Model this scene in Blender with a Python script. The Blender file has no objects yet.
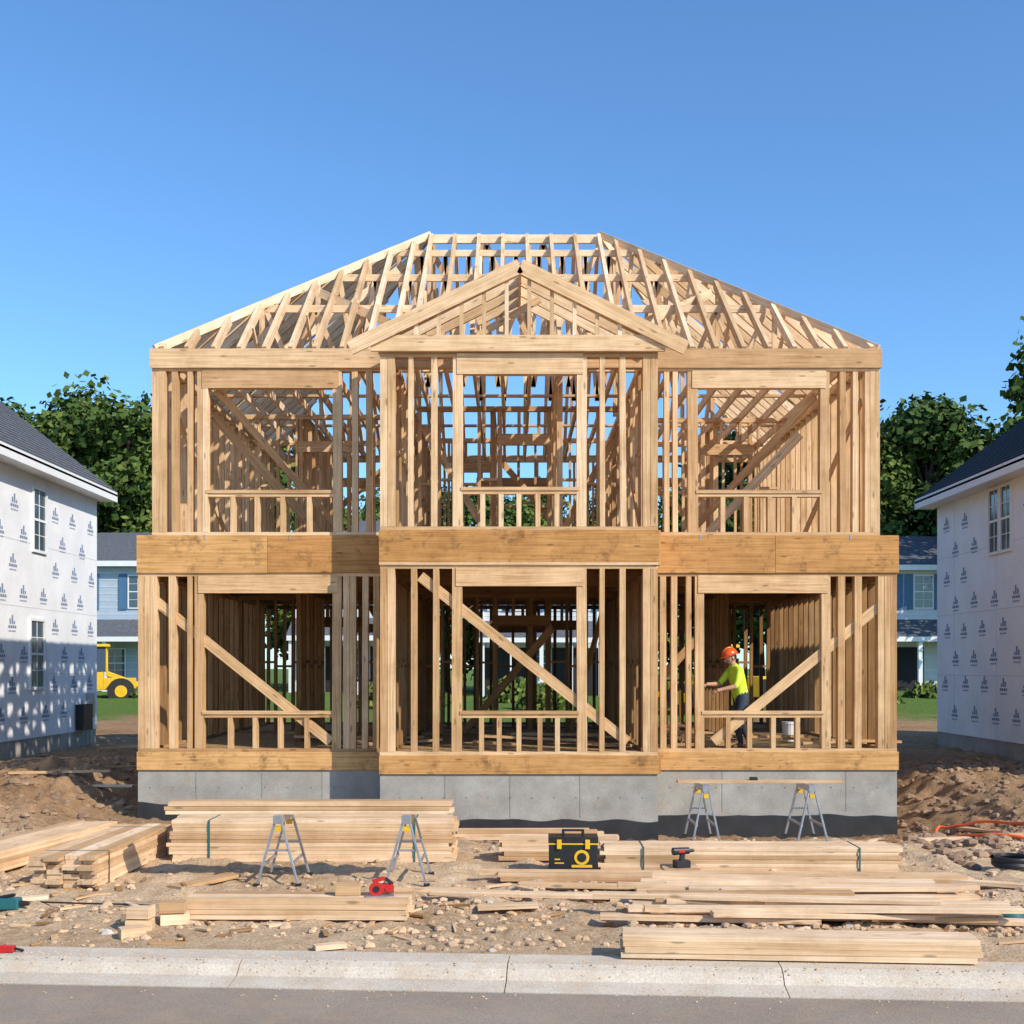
import bpy, math, random
from mathutils import Vector, Matrix, noise
R=random.Random(11)
F=1188.0; HC=2.2
scene=bpy.context.scene
# survey helpers: bearing/elevation of a point measured in the photo -> metres at known distance
def X(px,d): return (px-512)/F*d
def Z(py,d): return HC-(py-668)/F*d
def D(py,z=0.0): return (HC-z)*F/(py-668)
def ss(a,b,x):
    t=max(0,min(1,(x-a)/(b-a))); return t*t*(3-2*t)
# ------------------------------------------------------------------ materials
def newmat(name,rough=0.8,spec=0.3):
    m=bpy.data.materials.new(name); m.use_nodes=True
    nt=m.node_tree; b=nt.nodes['Principled BSDF']
    b.inputs['Roughness'].default_value=rough
    b.inputs['Specular IOR Level'].default_value=spec
    return m,nt,b
def N(nt,t,**kw):
    n=nt.nodes.new(t)
    for k,v in kw.items(): setattr(n,k,v)
    return n
def ramp(nt,stops):
    r=nt.nodes.new('ShaderNodeValToRGB'); e=r.color_ramp.elements
    e[0].position=stops[0][0]; e[0].color=(*stops[0][1],1)
    e[1].position=stops[-1][0]; e[1].color=(*stops[-1][1],1)
    for p,c in stops[1:-1]:
        k=e.new(p); k.color=(*c,1)
    return r
def mixc(nt,fac,a,b,mode='MIX'):
    n=nt.nodes.new('ShaderNodeMix'); n.data_type='RGBA'; n.blend_type=mode
    for sock,v in ((n.inputs[0],fac),(n.inputs[6],a),(n.inputs[7],b)):
        if hasattr(v,'is_linked') or hasattr(v,'links'): nt.links.new(v,sock)
        elif isinstance(v,(int,float)): sock.default_value=v
        else: sock.default_value=(*v,1)
    return n.outputs[2]
def mathn(nt,op,a,b=0.0):
    n=nt.nodes.new('ShaderNodeMath'); n.operation=op
    for s,v in ((n.inputs[0],a),(n.inputs[1],b)):
        if isinstance(v,(int,float)): s.default_value=v
        else: nt.links.new(v,s)
    return n.outputs[0]
def noisen(nt,scale,detail=4,vec=None,rough=0.55):
    n=nt.nodes.new('ShaderNodeTexNoise'); n.inputs['Scale'].default_value=scale
    n.inputs['Detail'].default_value=detail; n.inputs['Roughness'].default_value=rough
    if vec is not None: nt.links.new(vec,n.inputs['Vector'])
    return n.outputs['Fac']
def bump(nt,b,h,strength=0.3,dist=0.02):
    n=nt.nodes.new('ShaderNodeBump'); n.inputs['Strength'].default_value=strength
    n.inputs['Distance'].default_value=dist
    nt.links.new(h,n.inputs['Height']); nt.links.new(n.outputs[0],b.inputs['Normal'])
def wood(name,light,dark,var=0.35,stain=0.0):
    m,nt,b=newmat(name,0.75,0.2)
    uv=N(nt,'ShaderNodeUVMap').outputs[0]
    mp=N(nt,'ShaderNodeMapping'); mp.inputs['Scale'].default_value=(1.2,34,1); nt.links.new(uv,mp.inputs[0])
    g=noisen(nt,1.0,5,mp.outputs[0])
    r=ramp(nt,[(0.33,dark),(0.50,tuple((a*0.4+c*0.6) for a,c in zip(dark,light))),(0.66,light)])
    nt.links.new(g,r.inputs[0])
    # knots
    mp2=N(nt,'ShaderNodeMapping'); mp2.inputs['Scale'].default_value=(2.3,9,1); nt.links.new(uv,mp2.inputs[0])
    v=N(nt,'ShaderNodeTexVoronoi'); v.inputs['Scale'].default_value=1.0; nt.links.new(mp2.outputs[0],v.inputs['Vector'])
    kr=ramp(nt,[(0.08,(1,1,1)),(0.17,(0,0,0))]); nt.links.new(v.outputs['Distance'],kr.inputs[0])
    kf=mathn(nt,'MULTIPLY',kr.outputs[0],0.65)
    c=mixc(nt,kf,r.outputs[0],tuple(a*0.35 for a in dark))
    at=N(nt,'ShaderNodeAttribute',attribute_name='rnd')
    sp=N(nt,'ShaderNodeSeparateColor'); nt.links.new(at.outputs['Color'],sp.inputs[0])
    lo=1.0-var
    vr=ramp(nt,[(0.0,(lo,lo*0.88,lo*0.74)),(0.35,(0.92,0.88,0.83)),(0.6,(1,1,1)),(1.0,(1.10,1.15,1.24))]); nt.links.new(sp.outputs[0],vr.inputs[0])
    c=mixc(nt,1.0,c,vr.outputs[0],'MULTIPLY')
    ef=mathn(nt,'MULTIPLY',sp.outputs[1],0.45)
    c=mixc(nt,ef,c,tuple(a*0.55 for a in light))
    tc=N(nt,'ShaderNodeNewGeometry').outputs['Position']
    big=noisen(nt,1.7,6,tc,0.7)
    br=ramp(nt,[(0.35,(0.72,0.67,0.60)),(0.58,(1.0,1.0,1.0))]); nt.links.new(big,br.inputs[0])
    c=mixc(nt,0.75,c,br.outputs[0],'MULTIPLY')
    if stain:
        sn=noisen(nt,3.0,8,tc,0.8); sr=ramp(nt,[(0.53,(0,0,0)),(0.67,(1,1,1))]); nt.links.new(sn,sr.inputs[0])
        c=mixc(nt,mathn(nt,'MULTIPLY',sr.outputs[0],stain),c,(0.13,0.065,0.025))
    nt.links.new(c,b.inputs['Base Color'])
    bump(nt,b,g,0.3,0.006)
    return m
W_STUD=wood('stud_lumber',(0.86,0.60,0.36),(0.60,0.375,0.19),0.30)
W_ROOF=wood('truss_lumber',(0.91,0.69,0.46),(0.68,0.465,0.275),0.26)
W_LVL=wood('rim_board_lumber',(0.72,0.40,0.155),(0.48,0.245,0.085),0.22,0.75)
W_LOW=wood('wall_lumber_amber',(0.78,0.515,0.28),(0.52,0.305,0.14),0.34)
W_SHADE=wood('shade_darkened_lumber',(0.42,0.24,0.11),(0.25,0.135,0.055),0.4)  # lumber colour darkened to paint in the ground floor's interior shade
W_PILE=wood('stacked_lumber',(0.86,0.62,0.395),(0.64,0.415,0.235),0.32)
def osb():
    m,nt,b=newmat('osb_deck',0.85,0.15)
    tc=N(nt,'ShaderNodeNewGeometry').outputs['Position']
    v=N(nt,'ShaderNodeTexVoronoi'); v.inputs['Scale'].default_value=22; nt.links.new(tc,v.inputs['Vector'])
    r=ramp(nt,[(0,(0.24,0.15,0.075)),(1,(0.46,0.31,0.16))])
    s=N(nt,'ShaderNodeSeparateColor'); nt.links.new(v.outputs['Color'],s.inputs[0]); nt.links.new(s.outputs[0],r.inputs[0])
    nt.links.new(r.outputs[0],b.inputs['Base Color']); return m
OSB=osb()
def concrete(name,a,c,joint=0.0,sc=2.0,dirt=(0.30,0.20,0.12)):
    m,nt,b=newmat(name,0.9,0.2)
    tc=N(nt,'ShaderNodeNewGeometry').outputs['Position']
    n1=noisen(nt,sc,8,tc,0.65); r=ramp(nt,[(0.3,a),(0.7,c)]); nt.links.new(n1,r.inputs[0])
    n2=noisen(nt,60,3,tc); r2=ramp(nt,[(0.3,(0.80,0.80,0.80)),(0.7,(1.1,1.1,1.1))]); nt.links.new(n2,r2.inputs[0])
    col=mixc(nt,1.0,r.outputs[0],r2.outputs[0],'MULTIPLY')
    n3=noisen(nt,3.3,8,tc,0.8); r3=ramp(nt,[(0.48,(0,0,0)),(0.70,(1,1,1))]); nt.links.new(n3,r3.inputs[0])
    col=mixc(nt,mathn(nt,'MULTIPLY',r3.outputs[0],joint),col,dirt)
    nt.links.new(col,b.inputs['Base Color']); bump(nt,b,n2,0.35,0.01); return m
C_FND=concrete('foundation_concrete',(0.29,0.27,0.24),(0.47,0.435,0.38),0.4)
C_CURB=concrete('curb_concrete',(0.52,0.435,0.34),(0.70,0.605,0.485),0.6,1.2,(0.46,0.32,0.20))
ASPH=concrete('asphalt',(0.27,0.21,0.16),(0.37,0.30,0.235),0.5,0.6,(0.42,0.29,0.18))
def plain(name,col,rough=0.6,var=0.12,sc=3.0,metal=0.0,spec=0.4,bmp=0.0):
    m,nt,b=newmat(name,rough,spec)
    tc=N(nt,'ShaderNodeNewGeometry').outputs['Position']
    n1=noisen(nt,sc,5,tc); r=ramp(nt,[(0.3,tuple(x*(1-var) for x in col)),(0.7,tuple(min(1,x*(1+var)) for x in col))])
    nt.links.new(n1,r.inputs[0]); nt.links.new(r.outputs[0],b.inputs['Base Color'])
    b.inputs['Metallic'].default_value=metal
    if bmp: bump(nt,b,n1,bmp,0.03)
    return m
TAR=plain('waterproofing_black',(0.03,0.03,0.032),0.6,0.3)
WRAP=plain('house_wrap_white',(0.80,0.80,0.82),0.5,0.06,1.6,bmp=0.9)
MARK=plain('wrap_print_ink',(0.22,0.28,0.40),0.6)
WHITE=plain('white_trim',(0.78,0.78,0.77),0.5,0.04)
SHING=plain('grey_shingles',(0.105,0.11,0.125),0.9,0.35,9)
SHINGD=plain('dark_shingles',(0.03,0.033,0.042),0.9,0.35,9)
SIDB=plain('blue_grey_siding',(0.40,0.48,0.56),0.7,0.05)
SIDW=plain('pale_siding',(0.62,0.64,0.66),0.7,0.05)
SHUT=plain('blue_shutter',(0.07,0.16,0.28),0.6)
DARK=plain('dark_interior',(0.02,0.02,0.022),0.8)
STEEL=plain('galvanised_steel',(0.42,0.43,0.45),0.4,0.15,8,0.7)
YEL=plain('yellow_paint',(0.75,0.45,0.02),0.45,0.1)
BLACK=plain('black_plastic',(0.02,0.02,0.022),0.45,0.2)
RED=plain('red_plastic',(0.50,0.02,0.02),0.4,0.1)
TEAL=plain('teal_plastic',(0.02,0.12,0.13),0.45)
ORG=plain('orange_rubber',(0.85,0.14,0.035),0.5)
RUB=plain('tyre_rubber',(0.025,0.025,0.025),0.8)
HIVIS=plain('hi_vis_yellow',(0.62,0.85,0.05),0.7,0.1,9)
PANTS=plain('navy_trousers',(0.035,0.045,0.07),0.85,0.25,12)
SKIN=plain('skin',(0.48,0.26,0.16),0.5,0.08,15)
HATR=plain('hard_hat_red',(0.70,0.10,0.02),0.3,0.03)
BOOT=plain('boot_leather',(0.12,0.07,0.035),0.7)
HAIR=plain('dark_hair',(0.03,0.02,0.015),0.7)
def glass():
    m,nt,b=newmat('window_glass',0.06,0.8); b.inputs['Base Color'].default_value=(0.06,0.09,0.12,1); return m
GLASS=glass()
def groundmat():
    m,nt,b=newmat('dirt_and_grass',0.95,0.1)
    pos=N(nt,'ShaderNodeNewGeometry').outputs['Position']
    n1=noisen(nt,0.55,8,pos,0.65); n2=noisen(nt,7,8,pos,0.75); n3=noisen(nt,45,4,pos,0.7)
    r=ramp(nt,[(0.36,(0.36,0.225,0.125)),(0.47,(0.62,0.425,0.255)),(0.62,(0.80,0.595,0.395))]); nt.links.new(mathn(nt,'ADD',mathn(nt,'MULTIPLY',n1,0.5),mathn(nt,'MULTIPLY',n2,0.5)),r.inputs[0])
    r2=ramp(nt,[(0.32,(0.62,0.58,0.54)),(0.5,(1,1,1)),(0.72,(1.15,1.15,1.15))]); nt.links.new(n3,r2.inputs[0])
    dirt=mixc(nt,0.9,r.outputs[0],r2.outputs[0],'MULTIPLY')
    g=ramp(nt,[(0.3,(0.06,0.12,0.02)),(0.7,(0.18,0.26,0.06))]); nt.links.new(n2,g.inputs[0])
    sx=N(nt,'ShaderNodeSeparateXYZ'); nt.links.new(pos,sx.inputs[0])
    f=mathn(nt,'ADD',mathn(nt,'MULTIPLY',mathn(nt,'SUBTRACT',sx.outputs[1],38.0),0.35),mathn(nt,'MULTIPLY',mathn(nt,'SUBTRACT',n1,0.5),5))
    cl=N(nt,'ShaderNodeClamp'); nt.links.new(f,cl.inputs[0])
    # darker soil from just ahead of the footing backwards, edge broken by noise
    ydk=mathn(nt,'MULTIPLY',mathn(nt,'SUBTRACT',mathn(nt,'ADD',sx.outputs[1],mathn(nt,'MULTIPLY',n1,3.0)),16.4),0.4); c2=N(nt,'ShaderNodeClamp'); nt.links.new(ydk,c2.inputs[0])
    dirt=mixc(nt,mathn(nt,'MULTIPLY',c2.outputs[0],0.8),dirt,mixc(nt,1.0,dirt,(0.50,0.41,0.34),'MULTIPLY'))
    col=mixc(nt,cl.outputs[0],dirt,g.outputs[0]); nt.links.new(col,b.inputs['Base Color'])
    h=mathn(nt,'ADD',mathn(nt,'MULTIPLY',n2,1.0),mathn(nt,'MULTIPLY',n3,0.35)); bump(nt,b,h,1.0,0.06)
    return m
GROUND=groundmat()
def leafmat():
    m,nt,b=newmat('foliage',0.7,0.15)
    at=N(nt,'ShaderNodeAttribute',attribute_name='rnd'); sp=N(nt,'ShaderNodeSeparateColor'); nt.links.new(at.outputs['Color'],sp.inputs[0])
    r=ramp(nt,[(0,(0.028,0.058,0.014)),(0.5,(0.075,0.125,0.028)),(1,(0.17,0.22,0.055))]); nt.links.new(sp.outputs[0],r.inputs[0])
    oi=N(nt,'ShaderNodeObjectInfo'); vr=ramp(nt,[(0,(0.75,0.82,0.82)),(1,(1.25,1.12,0.95))]); nt.links.new(oi.outputs['Random'],vr.inputs[0])
    nt.links.new(mixc(nt,1.0,r.outputs[0],vr.outputs[0],'MULTIPLY'),b.inputs['Base Color']); return m
LEAF=leafmat(); BARK=plain('bark',(0.10,0.07,0.05),0.9,0.3,6)
# ------------------------------------------------------------------ mesh builder
class B:
    def __init__(s): s.v=[];s.f=[];s.uv=[];s.c=[];s.m=[];s.mats=[]
    def mi(s,mat):
        if mat not in s.mats: s.mats.append(mat)
        return s.mats.index(mat)
    def face(s,pts,mat,uv=None,col=None):
        i=len(s.v); s.v+= [tuple(p) for p in pts]; s.f.append(tuple(range(i,i+len(pts))))
        s.uv+= uv or [(p[0]+p[1],p[2]) for p in pts]
        s.c+= [col or (R.random(),0,0,1)]*len(pts); s.m.append(s.mi(mat))
    def beam(s,p0,p1,w,t,mat,side=(0,0,1),taper=1.0):
        p0=Vector(p0);p1=Vector(p1);a=p1-p0;L=a.length
        if L<1e-5: return
        a/=L; sd=Vector(side); sd=sd-a*sd.dot(a)
        if sd.length<1e-4: sd=Vector((1,0,0)) if abs(a.x)<0.9 else Vector((0,1,0)); sd=sd-a*sd.dot(a)
        sd.normalize(); n=a.cross(sd); r=R.random(); ou=R.random()*50; ov=R.random()*50
        i=len(s.v)
        for p,k in ((p0,1.0),(p1,taper)):
            for cx,cy in ((-1,-1),(1,-1),(1,1),(-1,1)):
                s.v.append(tuple(p+sd*(cx*w/2*k)+n*(cy*t/2*k)))
        mi=s.mi(mat); acc=0
        for j,wid in enumerate((w,t,w,t)):
            k=(j+1)%4
            s.f.append((i+j,i+4+j,i+4+k,i+k)[::-1])
            s.uv+=[(ou,ov+acc+wid),(ou+L,ov+acc+wid),(ou+L,ov+acc),(ou,ov+acc)]
            s.c+=[(r,0,0,1)]*4; s.m.append(mi); acc+=wid
        for q in ((i,i+1,i+2,i+3),(i+7,i+6,i+5,i+4)):
            s.f.append(q[::-1]); s.uv+=[(ou,ov),(ou+w*.1,ov),(ou+w*.1,ov+t),(ou,ov+t)]; s.c+=[(r,1,0,1)]*4; s.m.append(mi)
    def box(s,x0,x1,y0,y1,z0,z1,mat):
        c=((x0+x1)/2,(y0+y1)/2,(z0+z1)/2); d=(abs(x1-x0),abs(y1-y0),abs(z1-z0))
        k=d.index(max(d))
        if k==0: s.beam((x0,c[1],c[2]),(x1,c[1],c[2]),d[2],d[1],mat,(0,0,1))
        elif k==1: s.beam((c[0],y0,c[2]),(c[0],y1,c[2]),d[2],d[0],mat,(0,0,1))
        else: s.beam((c[0],c[1],z0),(c[0],c[1],z1),d[0],d[1],mat,(1,0,0))
    def cyl(s,p0,p1,r0,r1,mat,n=12,caps=True):
        p0=Vector(p0);p1=Vector(p1);a=(p1-p0).normalized(); u=a.orthogonal().normalized(); w=a.cross(u); rr=(R.random(),0,0,1)
        c0=[p0+(u*math.cos(2*math.pi*k/n)+w*math.sin(2*math.pi*k/n))*r0 for k in range(n)]
        c1=[p1+(u*math.cos(2*math.pi*k/n)+w*math.sin(2*math.pi*k/n))*r1 for k in range(n)]
        for k in range(n):
            j=(k+1)%n; s.face([c0[k],c0[j],c1[j],c1[k]],mat,col=rr)
        if caps: s.face(c0[::-1],mat,col=rr); s.face(c1,mat,col=rr)
    def obj(s,name,parent=None,bevel=0.0,smooth=False):
        me=bpy.data.meshes.new(name); me.from_pydata(s.v,[],s.f)
        for m in s.mats: me.materials.append(m)
        me.polygons.foreach_set('material_index',s.m)
        uvl=me.uv_layers.new(name='UVMap'); uvl.data.foreach_set('uv',[x for u in s.uv for x in u])
        ca=me.color_attributes.new('rnd','FLOAT_COLOR','CORNER'); ca.data.foreach_set('color',[x for c in s.c for x in c])
        me.update(); o=bpy.data.objects.new(name,me); scene.collection.objects.link(o)
        if parent: o.parent=parent
        if bevel:
            bm=o.modifiers.new('b','BEVEL'); bm.width=bevel; bm.segments=1; bm.limit_method='ANGLE'
        if smooth: me.polygons.foreach_set('use_smooth',[True]*len(me.polygons))
        return o
def empty(name,loc=(0,0,0),rz=0.0,parent=None):
    o=bpy.data.objects.new(name,None); o.location=loc; o.rotation_euler=(0,0,rz); scene.collection.objects.link(o)
    o.empty_display_size=0.2
    if parent: o.parent=parent
    return o
# ------------------------------------------------------------------ terrain
RS=-0.066
def curbd(x,y): return (y-(9.05+RS*x))/math.sqrt(1+RS*RS)
def gz(x,y):
    z=0.0
    ax=abs(x)
    z+=0.30*ss(6.0,9.0,ax)*ss(15,21,y)
    z+=0.75*ss(30,55,y)
    # excavation along the footing
    z-=(0.12+0.24*ss(-3.5,0.0,x))*ss(14.8,16.9,y)*(1-ss(6.0,7.6,ax))*(1-ss(26,30,y))
    n=noise.fractal(Vector((x*0.9,y*0.9,3.1)),1.0,2.1,5)
    amp=0.035*ss(0.0,1.5,curbd(x,y))
    if y<40: z+=n*amp
    # spoil heaps
    for (cx,cy,rx,ry,h) in ((-7.4,20.5,1.5,3.2,0.34),(-8.3,17.3,1.6,1.2,0.18),(7.3,20.2,1.3,2.6,0.24),(8.2,16.8,1.3,1.6,0.24),(6.4,14.2,1.6,0.8,0.10),(-7.2,15.5,1.2,0.8,0.10)):
        q=((x-cx)/rx)**2+((y-cy)/ry)**2
        if q<4:
            z+=h*math.exp(-q*1.3)*(0.8+0.7*noise.fractal(Vector((x*1.8,y*1.8,9)),0.8,2.2,5))
    if 12<y<33 and ax<13:
        k=ss(14.5,17,y)
        z+=k*(0.05*noise.noise(Vector((x*5,y*5,2)))+0.12*(0.5-abs(noise.noise(Vector((x*2.1,y*1.6,5)))))*ss(5.8,6.6,ax)+0.04*noise.noise(Vector((x*9,y*8,1))))
    # lumps, wheel ruts
    if y<18: 
        l=noise.noise(Vector((x*2.6,y*3.2,7))); z+=max(0,l-0.1)*0.11*ss(0.1,0.8,curbd(x,y))
        z+=0.03*noise.noise(Vector((x*7,y*7,3)))*ss(0.1,0.8,curbd(x,y))
        z-=0.03*math.exp(-((y-11.35-0.12*math.sin(x*.9))/.13)**2)
    if ax<5.6 and 18.3<y<27: z=min(z,-0.05)
    d=curbd(x,y)
    if d<0.02: z=min(z,-0.02-0.4*ss(-0.0,-0.25,d)) if d>-0.3 else -0.45
    return z
def terrain():
    xs=[-600,-300,-150,-80,-50,-35,-25,-18]+[-14+i*0.065 for i in range(int(28/0.065)+1)]+[18,25,35,50,80,150,300,600]
    ys=[-300,-80,-20,0,5,7]+[7.9+i*0.055 for i in range(int(9.6/0.055))]+[17.6+i*0.11 for i in range(int(14/0.11))]+[32,34,37,41,46,52,60,75,100,160,300,700,1500]
    v=[(x,y,gz(x,y)) for y in ys for x in xs]; nx=len(xs)
    f=[(j*nx+i,j*nx+i+1,(j+1)*nx+i+1,(j+1)*nx+i) for j in range(len(ys)-1) for i in range(nx-1)]
    me=bpy.data.meshes.new('ground'); me.from_pydata(v,[],f); me.materials.append(GROUND)
    me.polygons.foreach_set('use_smooth',[True]*len(f)); me.update()
    o=bpy.data.objects.new('ground',me); scene.collection.objects.link(o)
terrain()
# road and curb in the rotated street frame
ang=math.atan(RS)
street=empty('concrete_curb',(0,9.05,0),ang)
b=B(); prof=[(0,-0.2),(0,0.02),(-0.26,0.015),(-0.33,-0.01),(-0.40,-0.075),(-0.62,-0.10),(-0.62,-0.25)]
seg=2.0
for k in range(-30,31):
    x0=k*seg+0.02-0.03; x1=x0+seg-0.008
    for i in range(len(prof)-1):
        (a,za),(c,zc)=prof[i],prof[i+1]
        b.face([(x0,a,za),(x0,c,zc),(x1,c,zc),(x1,a,za)],C_CURB)
    for xx in (x0,x1): b.face([(xx,p,z) for p,z in prof],C_CURB)
b.box(-60,60,-0.60,-0.02,-0.20,-0.115,C_CURB)
b.obj('curb_and_gutter',street)
rd=B(); rd.face([(-250,-0.63,-0.105),(-250,-14,-0.105),(250,-14,-0.105),(250,-0.63,-0.105)],ASPH)
ro=rd.obj('road'); ro.location=(0,9.05,0); ro.rotation_euler=(0,0,ang)
# ------------------------------------------------------------------ main house
house=empty('timber_frame_house')
YF=18.0; YB=17.3; YR=27.0
x0L,x1L=X(138,18),X(897,18); x0U,x1U=X(152,18),X(880,18)
bx0,bx1=X(380,YB),X(658,YB)
Z0=0.655; Z1=0.93; Z2=3.64; Z3=4.21; Z4=7.03
b=B()
b.box(x0L,x1L,YF,YR,-0.6,Z0,C_FND)
b.box(bx0,bx1,YB,YF+0.1,-0.6,Z0-0.004,C_FND)
b.obj('foundation',house)
b=B()  # form joints and tie holes, proud 3 mm
JNT=plain('form_joint',(0.20,0.19,0.17),0.9)
for px in (196,262,322): b.box(X(px,18)-0.004,X(px,18)+0.004,YF-0.003,YF+0.01,0.19,Z0-0.02,JNT)
for px in (722,846): b.box(X(px,18)-0.004,X(px,18)+0.004,YF-0.003,YF+0.01,0.02,Z0-0.02,JNT)
for px in (445,510,580): b.box(X(px,YB)-0.004,X(px,YB)+0.004,YB-0.003,YB+0.01,0.02,Z0-0.02,JNT)
for px in range(400,650,22): b.box(X(px,YB)-0.01,X(px,YB)+0.01,YB-0.003,YB+0.01,0.3,0.32,JNT)
for px in list(range(150,378,23))+list(range(670,895,23)): b.box(X(px,18)-0.01,X(px,18)+0.01,YF-0.003,YF+0.01,0.38,0.40,JNT)
b.obj('form_joints',house)
b=B()
def tarstrip(xa,xb,y,zt):
    n=40; 
    for i in range(n):
        u0=xa+(xb-xa)*i/n; u1=xa+(xb-xa)*(i+1)/n
        h0=zt+0.06*noise.noise(Vector((u0*2,y,0))); h1=zt+0.06*noise.noise(Vector((u1*2,y,0)))
        b.face([(u0,y-0.008,-0.5),(u1,y-0.008,-0.5),(u1,y-0.008,h1),(u0,y-0.008,h0)],TAR)
tarstrip(x0L-0.005,bx0,YF,0.16); tarstrip(bx1,x1L+0.005,YF,-0.03); tarstrip(bx0-0.005,bx1+0.005,YB,-0.02)
b.obj('waterproofing',house)
# bands
b=B()
b.box(x0L-0.01,bx0-0.003,YF-0.03,YF+0.0,Z0+0.003,Z1,W_LVL); b.box(bx1+0.003,x1L+0.01,YF-0.03,YF,Z0+0.003,Z1,W_LVL)
b.box(bx0-0.01,bx1+0.01,YB-0.03,YB,Z0+0.002,Z1,W_LVL)
for xx in (x0L,x1L): b.box(xx-0.01,xx+0.03,YF+0.002,YR,Z0+0.003,Z1,W_LVL)
for xx in (bx0,bx1): b.box(xx-0.01,xx+0.04,YB+0.002,YF-0.037,Z0+0.003,Z1-0.002,W_LVL)
b.box(x0L,x1L,YR-0.05,YR,Z0+0.003,Z1-0.003,W_LVL)
# each side band is two boards butted; the bay band one long board
mL=X(268,18); mR=X(775,18)
b.box(x0L-0.012,mL-0.003,YF-0.03,YF-0.003,Z2,Z3,W_LVL); b.box(mL+0.003,bx0-0.003,YF-0.028,YF-0.003,Z2+.004,Z3-.003,W_LVL)
b.box(bx1+0.003,mR-0.003,YF-0.03,YF-0.003,Z2,Z3,W_LVL); b.box(mR+0.003,x1L+0.012,YF-0.028,YF-0.003,Z2+.003,Z3-.002,W_LVL)
b.box(bx0-0.01,bx1+0.01,YB-0.03,YB-0.003,3.74,Z3,W_LVL)
b.box(bx0-0.01,bx1+0.01,YB-0.032,YB-0.003,3.70,3.737,W_STUD)
for xx in (x0L,x1L): b.box(xx-0.012,xx+0.03,YF,YR,Z2,Z3-0.003,W_LVL)
for xx in (bx0,bx1): b.box(xx-0.01,xx+0.04,YB-0.002,YF-0.032,3.70,Z3-0.004,W_LVL)
b.box(x0L,x1L,YR-0.05,YR+0.005,Z2,Z3-0.003,W_LVL)
for px,d,y in ((205,18,YF),(290,18,YF),(700,18,YF),(850,18,YF)): b.box(X(px,d)-.010,X(px,d)+.010,y-.034,y-.03,Z3-.07,Z3+.004,STEEL)
b.obj('rim_boards',house)
# decks
b=B()
b.box(x0L+0.04,x1L-0.04,YF+0.01,YR-0.06,Z1-0.04,Z1-0.004,OSB); b.box(bx0+0.04,bx1-0.04,YB+0.01,YF+0.0,Z1-0.04,Z1-0.006,OSB)
b.box(x0L+0.04,-1.0,YF+0.01,YR-0.06,Z3-0.03,Z3-0.006,OSB)
b.box(-1.0,1.2,YF+0.01,YR-3.2,Z3-0.03,Z3-0.006,OSB)
b.box(1.2,x1L-0.04,YF+0.01,YR-0.06,Z3-0.03,Z3-0.006,OSB)
b.box(bx0+0.04,bx1-0.04,YB+0.01,YF+0.008,Z3-0.03,Z3-0.008,OSB)
b.obj('floor_decks',house)
b=B()
x=x0L+0.4
while x<x1L-0.2:
    b.box(x-0.022,x+0.022,YF+0.02,YR-0.06,Z3-0.33,Z3-0.032,W_SHADE); x+=0.42
for y in (20.5,22.5,24.8): b.box(x0L+0.1,x1L-0.1,y-0.06,y+0.06,Z2-0.02,Z3-0.332,W_SHADE)
b.obj('floor_joists',house)
# walls ---------------------------------------------------------
def front_wall(b,y,studs,xa,xb,z0,z1,op,mat,headh=0.30,crip=4,plate=0.05):
    """studs: list (x0,x1); op: (xa,xb,zsill,zhead)"""
    b.box(xa,xb,y,y+0.14,z0,z0+plate,mat)
    b.box(xa,xb,y,y+0.14,z1-plate,z1,mat)
    for (s0,s1) in studs:
        w=s1-s0
        if w>0.16:
            k=3 if w>0.22 else 2
            for i in range(k):
                b.box(s0+w*i/k+0.002,s0+w*(i+1)/k-0.002,y-0.004*(i%2),y+0.14,z0+plate+0.001,z1-plate-0.001,mat)
        else: 
            l0,l1=R.uniform(-.008,.008),R.uniform(-.008,.008)
            b.beam(((s0+s1)/2+l0,y+0.07,z0+plate+0.001),((s0+s1)/2+l1,y+0.07,z1-plate-0.001),w,0.138,mat,(1,0,0))
    oa,ob,zs,zh=op
    b.box(oa-0.09,ob+0.09,y-0.012,y+0.13,zh,zh+headh,mat)
    b.box(oa-0.03,ob+0.03,y-0.014,y+0.145,zs-0.05,zs,mat); b.box(oa-0.0,ob+0.0,y+0.004,y+0.135,zs-0.1,zs-0.052,mat)
    for i in range(crip):
        xc=oa+(ob-oa)*(i+1)/(crip+1)+R.uniform(-.02,.02)
        b.box(xc-0.035,xc+0.035,y+0.005,y+0.13,z0+plate+0.001,zs-0.101,mat)
def S(lst,d): return [(X(a,d),X(c,d)) for a,c in lst]
b=B()
front_wall(b,YF,S([(138,157),(169,176),(187,192),(195,204),(332,341),(343,356),(362,368),(373,379)],18),x0L,bx0-0.01,Z1,Z2,(X(204,18),X(332,18),Z(711,18),Z(593,18)),W_LOW,0.27)
front_wall(b,YF,S([(660,666),(671,677),(686,691),(695,704),(822,831),(838,845),(855,862),(878,897)],18),bx1+0.01,x1L,Z1,Z2,(X(704,18),X(822,18),Z(711,18),Z(593,18)),W_LOW,0.27)
front_wall(b,YB,S([(380,395),(411,417),(433,439),(452,462),(577,587),(600,605),(620,626),(643,658)],YB),bx0,bx1,Z1,3.70,(X(462,YB),X(577,YB),Z(711,YB),Z(586,YB)),W_LOW,0.27,5)
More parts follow.
